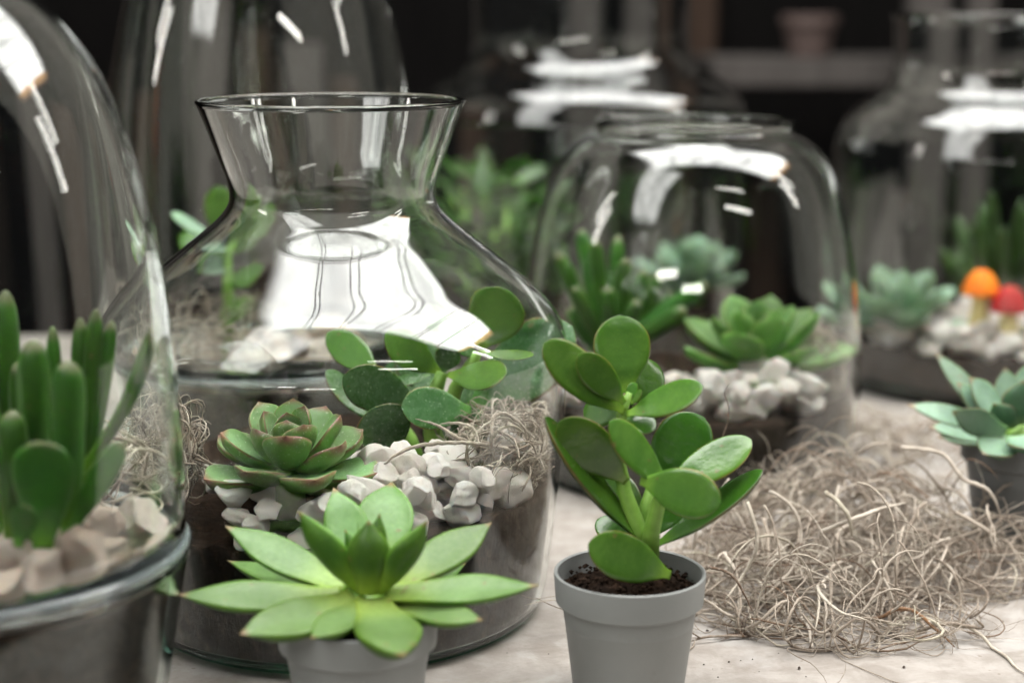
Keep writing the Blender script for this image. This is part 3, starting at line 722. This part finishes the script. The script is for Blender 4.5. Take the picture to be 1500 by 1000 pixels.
moss('moss_tuft', 'tangled dry grey moss pressed against the vase wall beside the jade plant', 230, in_blob((.002, .688, .073), (.020, .034, .013), .062),
     lambda q: blob((-.002, .686, .074), (.022, .036, .013))(q) if vase_in(q.x, q.y, q.z, .0012) else (Vector((VC.x, VC.y, q.z))-q).normalized()*2,
     12, rad=(.00026, .0006), length=(.03, .075), floor=lambda x, y: .058, curl=60,
     extra=[((P(740, 655, .66)), (-.8, -.2, .3), .06, .0009, .6, 14), ((P(735, 660, .655)), (-1, -.1, .1), .075, .0010, .62, 10), ((P(700, 670, .652)), (-.5, .1, -.5), .035, .0008, .5, 12), ((P(720, 640, .655)), (.3, -.1, .9), .03, .0008, .96, 40), ((P(760, 655, .66)), (-.2, -.2, .9), .05, .0007, .6, 60)],
     paths=[([(770, 668, .668), (735, 655, .655), (690, 648, .648), (640, 648, .645), (600, 655, .642), (570, 672, .640), (545, 695, .640)], .00085, .66),
            ([(760, 650, .665), (715, 655, .655), (670, 640, .650), (640, 622, .655), (605, 612, .662)], .0008, .5), ([(735, 655, .655), (700, 668, .65), (660, 675, .65), (620, 685, .648)], .0007, .4),
            ([(720, 680, .655), (718, 640, .65), (722, 610, .655), (740, 606, .66), (765, 625, .662), (770, 650, .664)], .0008, .55), ([(700, 650, .65), (690, 625, .655), (660, 618, .66), (640, 622, .664)], .0006, .7),
            ([(690, 700, .65), (682, 665, .648), (690, 640, .652), (728, 622, .656)], .0007, .45), ([(780, 640, .668), (740, 612, .66), (705, 625, .655), (680, 655, .65)], .0006, .75)])
moss('moss_tuft', 'wispy dry moss standing between the pink-edged rosette and the vase wall', 70, in_blob((-.142, .652, .078), (.010, .014, .018), .060),
     lambda q: blob((-.141, .650, .082), (.012, .015, .022))(q) if vase_in(q.x, q.y, q.z, .0012) else (Vector((VC.x, VC.y, q.z))-q).normalized()*2,
     13, rad=(.0003, .0006), length=(.03, .07), floor=lambda x, y: .058, curl=40,
     extra=[((P(335, 700, .64)), (-.1, 0, 1), .045, .0006, .35, 12), ((P(330, 705, .64)), (-.4, 0, 1), .04, .0006, .3, 12), ((P(318, 690, .64)), (.15, 0, 1), .032, .0006, .25, 18)])

# ================================================================== 7. inside the left bell terrarium
fp = thing('finger_succulent', 'dark green finger-leaved succulent inside the glass bell terrarium', 'succulent', Vector((P(60, 800, .545).x, .545, .066)))
Fm = M['finger']
for b, t, d0, d1, w, fc, kw in [
    ((30, 780), (8, 425), .560, .560, 42, (1, -.5, 0), {}), ((50, 760), (48, 498), .535, .530, 52, (0, -1, .1), {}), ((85, 760), (77, 478), .552, .555, 24, (0, -1, 0), {}),
    ((110, 740), (118, 465), .556, .560, 28, (0, -1, 0), {}), ((118, 740), (141, 452), .552, .556, 28, (0, -1, 0), {}), ((122, 740), (164, 470), .552, .558, 26, (0, -1, 0), {}),
    ((118, 690), (220, 482), .545, .545, 27, (-.8, -.5, .4), dict(bend=.14)), ((100, 770), (98, 528), .525, .520, 54, (0, -1, .1), {}), 
    ((62, 802), (62, 645), .512, .508, 92, (0, -1, .05), dict(flat=1)), ((82, 800), (178, 648), .522, .520, 42, (-.3, -1, .3), dict(flat=1)),
    ((20, 790), (18, 600), .528, .522, 46, (.3, -1, 0), dict(bend=-.1)), ((-10, 790), (-25, 560), .54, .54, 46, (.3, -1, 0), {}), ((-20, 790), (-60, 480), .55, .55, 40, (.3, -1, 0), {}),
    ((40, 790), (25, 530), .55, .552, 34, (0, -1, 0), {}), ((25, 800), (38, 740), .505, .498, 40, (0, -1, 0), dict(flat=1)), ((70, 790), (-10, 640), .53, .52, 46, (0, -1, 0), {}),
    ((-30, 800), (-90, 560), .55, .56, 40, (.3, -1, 0), {}), ((95, 790), (140, 560), .565, .575, 34, (0, -1, 0), {}),
]:
    flat = kw.pop('flat', 0); bd = kw.pop('bend', .03)
    L(fp, b, t, d0, d1, w, Fm, 'spatula' if flat else 'finger', fc, thick=.22 if not flat else .2, bend=bd, cup=.05 if flat else .0, nt=18, na=14)
ltop = lambda x, y: l_top(x-LC.x, y-LC.y)
def in_round(c, rmax): return lambda x, y, z, R: (x-c.x)**2+(y-c.y)**2 < (rmax-R*1.08)**2
heap(84, region_px((LC.x, LC.y), .068, .068), ltop, .0062, .0100, ST_T, 'tan pebble on the soil under the bell around the finger-leaved succulent', 'tan pebbles in the bell terrarium', 21, keep=in_round(LC, .0690))
moss('moss_tuft', 'brown dry moss strands under the bell beside the finger-leaved succulent', 22, in_blob((LC.x+.040, LC.y+.034, .090), (.018, .018, .014), .08), blob((LC.x+.036, LC.y+.032, .092), (.022, .020, .016)), 22, rad=(.0003, .0007), length=(.03, .08), floor=lambda x, y: .076, curl=40)

# ================================================================== 8. inside the tall bell behind the vase
heap(48, region_px((BC.x, BC.y), .078, .078), lambda x, y: b_top(x-BC.x, y-BC.y), .0070, .0110, ST_T, 'tan pebble in the thick-rimmed bowl behind the flared vase', 'tan pebbles behind the vase', 31, keep=in_round(BC, .0800))
moss('moss_tuft', 'dry moss in the tall bell behind the flared vase', 46, in_blob((BC.x-.034, BC.y-.02, .088), (.032, .024, .012), .08), blob((BC.x-.034, BC.y-.02, .090), (.036, .028, .018)), 32, rad=(.0003, .0009), length=(.03, .08), floor=lambda x, y: .072)
bp = thing('jade_plant', 'small jade plant with pale rounded leaves in the tall bell', 'succulent', Vector((P(300, 400, .93).x, .93, .07)))
tube(bp, 'stem', [P(330, 520, .93), P(325, 420, .93), P(318, 340, .93)], [.004, .0035, .0025], st)
for b, t, d0, d1, w, m, fc in [((322, 350), (320, 272), .93, .935, 44, M['jade'], (.3, -1, .2)), ((318, 352), (250, 312), .93, .915, 34, M['pale'], (0, -.6, 1)), ((322, 375), (262, 345), .93, .94, 40, M['jade'], (.2, -1, .3)), ((325, 380), (275, 365), .93, .92, 30, M['bluegreen'], (.2, -.8, .6)), ((322, 360), (390, 320), .93, .92, 44, M['jade'], (0, -.8, .6)), ((322, 400), (380, 380), .93, .92, 44, M['jade'], (0, -.8, .6)), ((325, 440), (360, 448), .93, .90, 46, M['jade'], (0, -.8, .6)), ((322, 350), (345, 290), .94, .95, 40, M['jade'], (-.2, -1, .2))]:
    L(bp, b, t, d0, d1, w, m, 'oval', fc, thick=.12, nt=12, na=12)

# ================================================================== 9. inside the round-shouldered bowl
mtop = lambda x, y: m_top(x-MC.x, y-MC.y)
gp = thing('finger_succulent', 'green finger-leaved succulent in the round-shouldered glass bowl', 'succulent', Vector((P(900, 500, .925).x, .925, .046)))
for b, t, d0, d1, w, kw in [((885, 520), (816, 368), .925, .92, 26, {}), ((888, 520), (850, 335), .93, .94, 26, {}), ((890, 520), (872, 350), .92, .915, 24, {}), ((895, 520), (905, 345), .935, .95, 24, {}),
    ((900, 520), (918, 378), .92, .915, 30, {}), ((900, 520), (945, 395), .925, .92, 24, {}), ((905, 520), (968, 400), .93, .935, 26, {}), ((900, 510), (1036, 415), .92, .915, 28, dict(bend=.16)), ((905, 520), (1005, 452), .915, .905, 28, dict(bend=.1)),
    ((890, 520), (840, 420), .915, .905, 26, {}), ((880, 525), (835, 450), .92, .91, 28, {}), ((895, 525), (890, 420), .91, .90, 28, {}), ((900, 520), (935, 440), .91, .90, 26, {}), ((905, 520), (975, 470), .93, .94, 24, {}), ((885, 520), (880, 385), .94, .955, 24, {}), ((905, 515), (985, 430), .935, .94, 22, {})]:
    L(gp, b, t, d0, d1, w, Fm, 'finger', (0, -1, .2), thick=.2, bend=kw.get('bend', .04), nt=12, na=10)
rc = P(1092, 535, .905)
r2 = thing('rosette_succulent', 'light green open rosette in the round-shouldered glass bowl', 'succulent', Vector((rc.x, rc.y, .048)))
tube(r2, 'stem', [Vector((rc.x, rc.y, .046)), rc], [.006, .006], st)
rosette(r2, rc+Vector((.006, 0, .004)), 22, .056, M['pale_green'], wid=.46, e0=84, e1=4, axis=(0, -.14, 1), seed=8, rot=.7, cup=.28, bend=.14, inner=.5, pw=1.0)
heap(80, region_px((P(1128, 600, .855).x, .864), .054, .024), mtop, .0060, .0098, ST_W, 'white pebble in the round-shouldered bowl in front of the light green rosette', 'white pebbles in the round-shouldered bowl', 41, keep=in_round(MC, .0905))
heap(8, region_px((P(870, 560, .875).x, .875), .022, .016), mtop, .0060, .0098, ST_T, 'tan pebble in the round-shouldered bowl below the finger plant', 'tan pebbles in the round-shouldered bowl', 42, keep=in_round(MC, .0905))
heap(26, region_px((P(960, 560, .89).x, .890), .030, .018), mtop, .0050, .0085, ST_B, 'dark bark chip between the finger plant and the rosette in the bowl', 'bark chips in the round-shouldered bowl', 43, name='bark_chip', cat='bark', keep=in_round(MC, .0905), squash=.6)
moss('moss_tuft', 'dry moss against the right wall of the round-shouldered bowl', 44, in_blob((MC.x+.072, MC.y-.004, .060), (.012, .028, .014), .05),
     lambda q: blob((MC.x+.070, MC.y-.006, .062), (.014, .030, .017))(q) if (q.x-MC.x)**2+(q.y-MC.y)**2 < .090**2 else (Vector((MC.x, MC.y, q.z))-q).normalized()*2, 44, rad=(.0003, .0007), length=(.04, .09), floor=lambda x, y: .046)

# ================================================================== 10. inside the two jars
heap(120, lambda r: (lambda a, k: (RC.x+k*cos(a), RC.y+k*sin(a)))(radians(r.uniform(-178, -2)), .100*r.random()**.35), lambda x, y: q_top(x-RC.x, y-RC.y), .0060, .0095, ST_W, 'pale pebble around the toadstool ornaments in the jar', 'pale pebbles in the toadstool jar', 51, keep=in_round(RC, .1040))
rp = P(1312, 462, 1.115)
r3 = thing('rosette_succulent', 'pale blue-green rosette in the jar beside the orange toadstool', 'succulent', Vector((rp.x, rp.y, .045)))
tube(r3, 'stem', [Vector((rp.x, rp.y, .04)), rp], [.008, .008], st)
rosette(r3, rp, 20, .054, M['pale'], wid=.50, e0=80, e1=4, axis=(0, -.1, 1), seed=12, rot=.3, cup=.25, bend=.14, inner=.5, pw=1.0)
gp2 = thing('finger_succulent', 'bright green finger-leaved succulent behind the toadstools in the jar', 'succulent', Vector((P(1460, 470, 1.17).x, 1.17, .045)))
gr = random.Random(5)
for i in range(34):
    a = gr.uniform(-1, 1); b0 = (1468+a*22, 500); ln = gr.uniform(.5, 1); tp = (1468+a*85+gr.uniform(-15, 15), 490-ln*250*(1-.35*abs(a)))
    d0 = 1.17+gr.uniform(-.01, .01); L(gp2, b0, tp, d0, d0+gr.uniform(-.03, .03), 20, M['bush'], 'finger', (0, -1, .2), thick=.2, bend=.05*a, nt=10, na=8)
def toadstool(label, c, h, cap_r, stem_r, cap_m, cap_h):
    t = thing('toadstool_ornament', label, 'ornament', c, None)
    v, f = lathe([(0, 0)]+crom([(stem_r*1.15, 0), (stem_r*1.2, h*.12), (stem_r, h*.4), (stem_r*.85, h*.75), (stem_r*.9, h)], 4)+[(0, h)], 28); mesh_obj('stem', v, f, M['cream'], c, t)
    v, f = lathe([(0, h*.92)]+crom([(cap_r*.7, h*.90), (cap_r, h*.88), (cap_r*1.02, h*.88+cap_h*.15), (cap_r*.86, h*.88+cap_h*.5), (cap_r*.5, h*.88+cap_h*.88), (cap_r*.12, h*.88+cap_h)], 4)+[(0, h*.88+cap_h*1.01)], 28); cp = mesh_obj('cap', v, f, cap_m, c, t)
    sv, sf = lathe([(0, .0010)]+[(.0022, .0006), (.0018, .0012)]+[(0, .0014)], 12)
    for az, k in ((-1.2, .55), (-1.9, .75), (-.6, .8), (-1.6, .3)):
        r = cap_r*k*.96; z = h*.88+cap_h*(1-k**2)*.98
        cp2 = mesh_obj('spot', sv, sf, M['cream'] if cap_m is M['red'] else M['red'], (0, 0, 0), cp); cp2.location = (r*cos(az), r*sin(az), z); cp2.rotation_euler = (0, k*.9, az); cp2.scale = (.8, .8, .8)
    return t
tc = P(1432, 512, 1.085); tc.z = .050
toadstool('orange-capped toadstool ornament with cream stem on pale pebbles', tc, .026, .0118, .0062, M['orange'], .0165)
tc = P(1474, 512, 1.075); tc.z = .050
toadstool('red-capped toadstool ornament beside the orange one', tc, .015, .0118, .0062, M['red'], .017)
bs = random.Random(9)
def bush(name, label, c, n, rx, ry, h, ll, mat, spread=1.0, seed=1):
    r = random.Random(seed); t = thing(name, label, 'plant', c)
    for s in range(5):
        a = r.uniform(0, 6.28); k = r.uniform(.2, .8)
        e = Vector((c[0]+cos(a)*rx*k, c[1]+sin(a)*ry*k, c[2]+h*r.uniform(.6, .95))); tube(t, 'stem', [Vector(c), (Vector(c)+e)/2+Vector((r.gauss(0, .006), 0, 0)), e], [.003, .0025, .0012], st, 6)
    for i in range(n):
        a = r.uniform(0, 6.28); k = sqrt(r.random()); z = c[2]+h*(.12+.88*r.random())
        b = Vector((c[0]+cos(a)*rx*k, c[1]+sin(a)*ry*k, z)); d = Vector((cos(a)+r.gauss(0, .5), sin(a)*.8+r.gauss(0, .5), r.uniform(-.2, .9))).normalized(); l = ll*r.uniform(.6, 1.2)
        leaf(t, b, b+d*l, l*r.uniform(.38, .55), mat, 'agave', (r.gauss(0, .3), -.4, 1), thick=.05, bend=-.06, cup=.15, nt=7, na=6)
    return t
bush('leafy_plant', 'bushy bright green leafy plant inside the wide jar', (P(722, 470, 1.25).x, 1.25, .042), 90, .040, .045, .072, .028, M['bush'], seed=4)
bush('leafy_plant', 'tall dark green leafy plant at the back of the wide jar', (P(700, 470, 1.31).x, 1.315, .042), 60, .045, .035, .090, .030, M['bush'], seed=6)
rp = P(1015, 405, 1.235)
r4 = thing('rosette_succulent', 'pale green rosette inside the wide jar behind the round-shouldered bowl', 'succulent', Vector((rp.x, rp.y, .045)))
tube(r4, 'stem', [Vector((rp.x, rp.y, .04)), rp], [.008, .008], st)
rosette(r4, rp, 18, .05, M['pale'], wid=.5, e0=80, e1=10, axis=(0, -.1, 1), seed=15, rot=.9, cup=.25, bend=.14, inner=.5)

# ================================================================== 11. blue-green rosette in a dark grey pot (right)
SD = .79; SC = P(1492, 785, SD); SC.z = 0
rr_ = thing('potted_rosette', 'blue-green rosette with pinkish edges in a dark grey pot behind the moss heap', 'potted plant', SC)
pot(rr_, SC, 1.05, M['pot_dark']); pot_soil(rr_, SC, 1.05, .046, 8)
tube(rr_, 'stem', [SC+Vector((0, 0, .046)), P(1480, 630, SD)], [.007, .0075], st)
G = M['bluegreen']
for b, t, d0, d1, w, fc, kw in [
    ((1465, 622), (1369, 515), .800, .815, 44, (.4, -.7, .7), {}), ((1465, 625), (1328, 592), .790, .785, 44, (0, -.6, 1), {}), ((1460, 622), (1402, 560), .792, .79, 46, (.4, -.7, .7), {}),
    ((1470, 618), (1420, 552), .79, .788, 52, (.5, -.7, .4), {}), ((1470, 635), (1395, 602), .775, .760, 44, (0, -1, -.1), {}), ((1470, 640), (1360, 625), .785, .775, 46, (0, -.5, 1), {}),
    ((1475, 640), (1372, 640), .785, .772, 44, (0, -.4, 1), {}), ((1480, 645), (1440, 665), .775, .752, 60, (0, -.5, 1), {}), ((1485, 620), (1472, 538), .800, .812, 48, (.1, -1, .3), {}),
    ((1490, 620), (1500, 556), .785, .780, 56, (0, 1, .2), {}), ((1495, 620), (1525, 520), .80, .815, 56, (-.2, -1, .3), {}), ((1490, 640), (1520, 660), .77, .748, 62, (0, -.5, 1), {}),
    ((1500, 630), (1600, 590), .79, .79, 52, (0, -.6, 1), {}), ((1500, 635), (1620, 630), .79, .785, 52, (0, -.6, 1), {}), ((1495, 625), (1570, 545), .80, .81, 52, (-.4, -.7, .6), {}), ((1485, 625), (1455, 590), .785, .78, 40, (.4, .8, .2), {})]:
    L(rr_, b, t, d0, d1, w, G, 'agave', fc, thick=.16, bend=.06, cup=.2, nt=16, na=14)

# ================================================================== 12. moss heap on the table and crumbs
hc = (.160, .735, .018)
ex = []
er = random.Random(3)
for i in range(34):
    px = er.uniform(1030, 1400); D = er.uniform(.64, .72)
    ex.append((P(px, er.uniform(700, 860), D+.03), (er.uniform(-1, 1), -er.uniform(.2, 1), er.uniform(-.4, .3)), er.uniform(.03, .08), er.uniform(.0003, .00095), er.uniform(.3, .9), er.uniform(8, 30)))
for i in range(46):                                    # wisps trailing over the table
    px = er.uniform(1030, 1440); py = er.uniform(850, 925)-abs(px-1180)*.12; q = P(px, py, .5); k_ = CAM_H/(CAM_H-q.z)
    ex.append(((q.x*k_, q.y*k_, .0008), (er.uniform(-1, 1), -er.uniform(.0, .8), .02), er.uniform(.012, .045), er.uniform(.00018, .0005), er.choice((.04, .1, .3, .5, .7, .9)), er.uniform(15, 70)))
def heap_top(x, y):
    g = lambda cx, cy, rx, ry, h: h*max(0.0, 1-(((x-cx)/rx)**2+((y-cy)/ry)**2))**.55
    return max(g(.160, .765, .062, .055, .043), g(.205, .748, .048, .050, .024), g(.118, .705, .050, .050, .025), g(.145, .675, .055, .040, .012))*(.75+.5*mnoise.noise((x*38, y*38, 4))+.25)
def heap_shape(q):
    top = heap_top(q.x, q.y)
    if top < .002: return (Vector((.155, .735, .01))-q).normalized()*.7
    if q.z > top+.003: return Vector((0, 0, -.35))
    return None
def heap_spawn(r):
    while True:
        x, y = r.uniform(.06, .26), r.uniform(.63, .84); top = heap_top(x, y)
        if top > .003 and r.random() < .35+top*14: return Vector((x, y, r.uniform(.0008, top)))
moss('moss_heap', 'loose heap of tangled dry grey-brown moss lying on the table', 640, heap_spawn, heap_shape, 77, rad=(.00018, .00086), length=(.03, .095), floor=lambda x, y: .0002, extra=ex, curl=34,
     paths=[([(1062, 700, .70), (1058, 650, .70), (1068, 605, .70), (1062, 575, .70), (1070, 560, .70)], .00028, .12),
            ([(1200, 780, .70), (1250, 760, .69), (1290, 745, .70), (1330, 735, .71)], .0010, .8), ([(1320, 655, .74), (1380, 665, .735), (1410, 700, .73), (1450, 720, .73), (1470, 770, .73)], .0010, .75),
            ([(1400, 750, .72), (1450, 780, .715), (1468, 810, .715)], .0009, .6), ([(1095, 735, .68), (1110, 790, .67), (1090, 840, .668), (1060, 880, .66)], .0009, .85), ([(1040, 830, .66), (1075, 845, .652), (1105, 900, .648)], .0006, .08),
            ([(1100, 905, .65), (1150, 915, .65), (1205, 925, .652)], .0004, .1), ([(1210, 720, .70), (1240, 750, .69), (1250, 790, .69)], .0011, .9), ([(1355, 850, .69), (1362, 890, .685), (1355, 925, .68)], .0004, .05)])
moss('moss_tuft', 'small loose tuft of dry moss on the table before the toadstool jar', 60, in_blob((.222, .935, .008), (.050, .060, .014), .001), blob((.222, .935, .006), (.052, .062, .016)), 81, rad=(.0003, .0008), length=(.04, .10), floor=lambda x, y: .0002, curl=34)
spr = []
for i in range(9):
    q = P(1085+i*4, 968-i*3, .655); spr.append(((q.x, q.y, .0012), (er.uniform(-1, 1), er.uniform(-.4, .4), .06), er.uniform(.010, .026), er.uniform(.0003, .0007), er.choice((.05, .10, .3)), er.uniform(5, 25)))
moss('moss_sprig', 'broken brown moss sprig lying on the table in front of the heap', 0, None, lambda q: None, 83, floor=lambda x, y: .0003, extra=spr)
k = NT('crumb'); k.B(Base_Color=(.035, .022, .015), Roughness=.9); cr = random.Random(12); V, F = [], []
for i in range(30):
    px, py = cr.choice([(cr.uniform(640, 830), cr.uniform(900, 990)), (cr.uniform(1010, 1500), cr.uniform(860, 1000)), (cr.uniform(1010, 1200), cr.uniform(900, 1000))])
    d = radians(11.3)+math.atan((py-500)/FPX); D = CAM_H/math.tan(d); x = (px-750)/FPX*(D*cos(PITCH)+CAM_H*sin(PITCH)); s = cr.choice([.0002, .0003, .0004, .0007])*cr.uniform(.8, 1.3); b = len(V)
    for q in ((1, 0, 0), (-1, 0, 0), (0, 1, 0), (0, -1, 0), (0, 0, 1), (0, 0, -.6)): V.append((x+q[0]*s*cr.uniform(.6, 1.7), D+q[1]*s, s*.6+q[2]*s))
    for i2, j2 in ((0, 2), (2, 1), (1, 3), (3, 0)): F += [(b+i2, b+j2, b+4), (b+j2, b+i2, b+5)]
tag(mesh_obj('soil_crumbs', V, F, k.m, smooth=False), 'scattered dark soil crumbs lying on the pale table', 'crumbs', None, 'stuff')

# ================================================================== 13. boards, shelf and pot in the dark behind
WD = 2.46
bw = thing('board_wall', 'dark upright boards with gaps standing behind the jars', 'boards', (0, WD, -.98))
for i, (a, b, m, tp) in enumerate([(-330, -250, 'wood_brown', -200), (-210, -150, 'wood_grey', -200), (-120, -60, 'wood_brown', 60), (-30, 20, 'wood_dark', 60), (66, 108, 'wood_grey', 60), (130, 186, 'wood_brown', 130), (262, 336, 'wood_grey', -60), (356, 400, 'wood_brown', 40), (420, 490, 'wood_grey', 60), (508, 560, 'wood_brown', 110),
                               (650, 700, 'wood_brown', 120), (722, 770, 'wood_dark', 100), (828, 882, 'wood_grey', -60), (925, 985, 'wood_grey', -100), (1000, 1046, 'wood_brown', -60)]):
    x0, x1 = P(a, 300, WD).x, P(b, 300, WD).x; yo = .012*((i*7) % 3)
    box('board', x0, x1, WD+yo-.012, WD+yo+.012, -.97, P(0, tp, WD).z, M[m], bw, .003)
rk = thing('shelf_rack', 'grey shelf rack with upright posts in the dark behind the jars', 'shelf', (.6, 2.2, -.98))
y_s = 2.15; zt = P(1170, 88, y_s).z; zb = P(1170, 128, y_s).z
box('shelf_board', P(1045, 100, y_s).x, P(1760, 100, y_s).x, y_s, y_s+.26, zb, zt, M['wood_grey'], rk, .003)
for a, b in ((1318, 1376), (1402, 1442), (1640, 1690)): box('post', P(a, 100, y_s).x, P(b, 100, y_s).x, y_s-.04, y_s-.002, -.97, .75, M['wood_grey'], rk, .003)
box('post', P(1128, 300, 2.3).x, P(1190, 300, 2.3).x, 2.42, 2.45, -.97, zb-.13, M['wood_brown'], rk, .003)
cpc = P(1184, 88, y_s+.12); cpc.z = zt+.001
cp = thing('clay_pot', 'small terracotta pot standing on the grey shelf', 'pot', cpc)
v, f = lathe([(0, 0), (.026, 0), (.034, .040), (.038, .041), (.039, .054), (.036, .055), (.033, .044), (.024, .006), (0, .006)], 32); mesh_obj('pot_body', v, f, M['clay'], cpc, cp, sharp=40)

# ================================================================== 14. cables slung under the glazed roof (seen as dark lines in the glass)
cbr = random.Random(2)
for i, (x, dx) in enumerate([(-.50, .55), (-.44, .60), (-.05, .50), (.02, .52), (.42, .45), (.48, .50), (.95, .4), (1.0, .45), (1.5, .3)]):
    pts = [(x+dx*t+.03*sin(7*t+i), .1+1.8*t, 2.16-.10*sin(pi*t)) for t in [q/14 for q in range(15)]]
    tag(tube(None, 'roof_cable', pts, .0075, M['cable'], 8), 'dark cable slung under the glazed roof over the table', 'cable', 'cables under the roof')
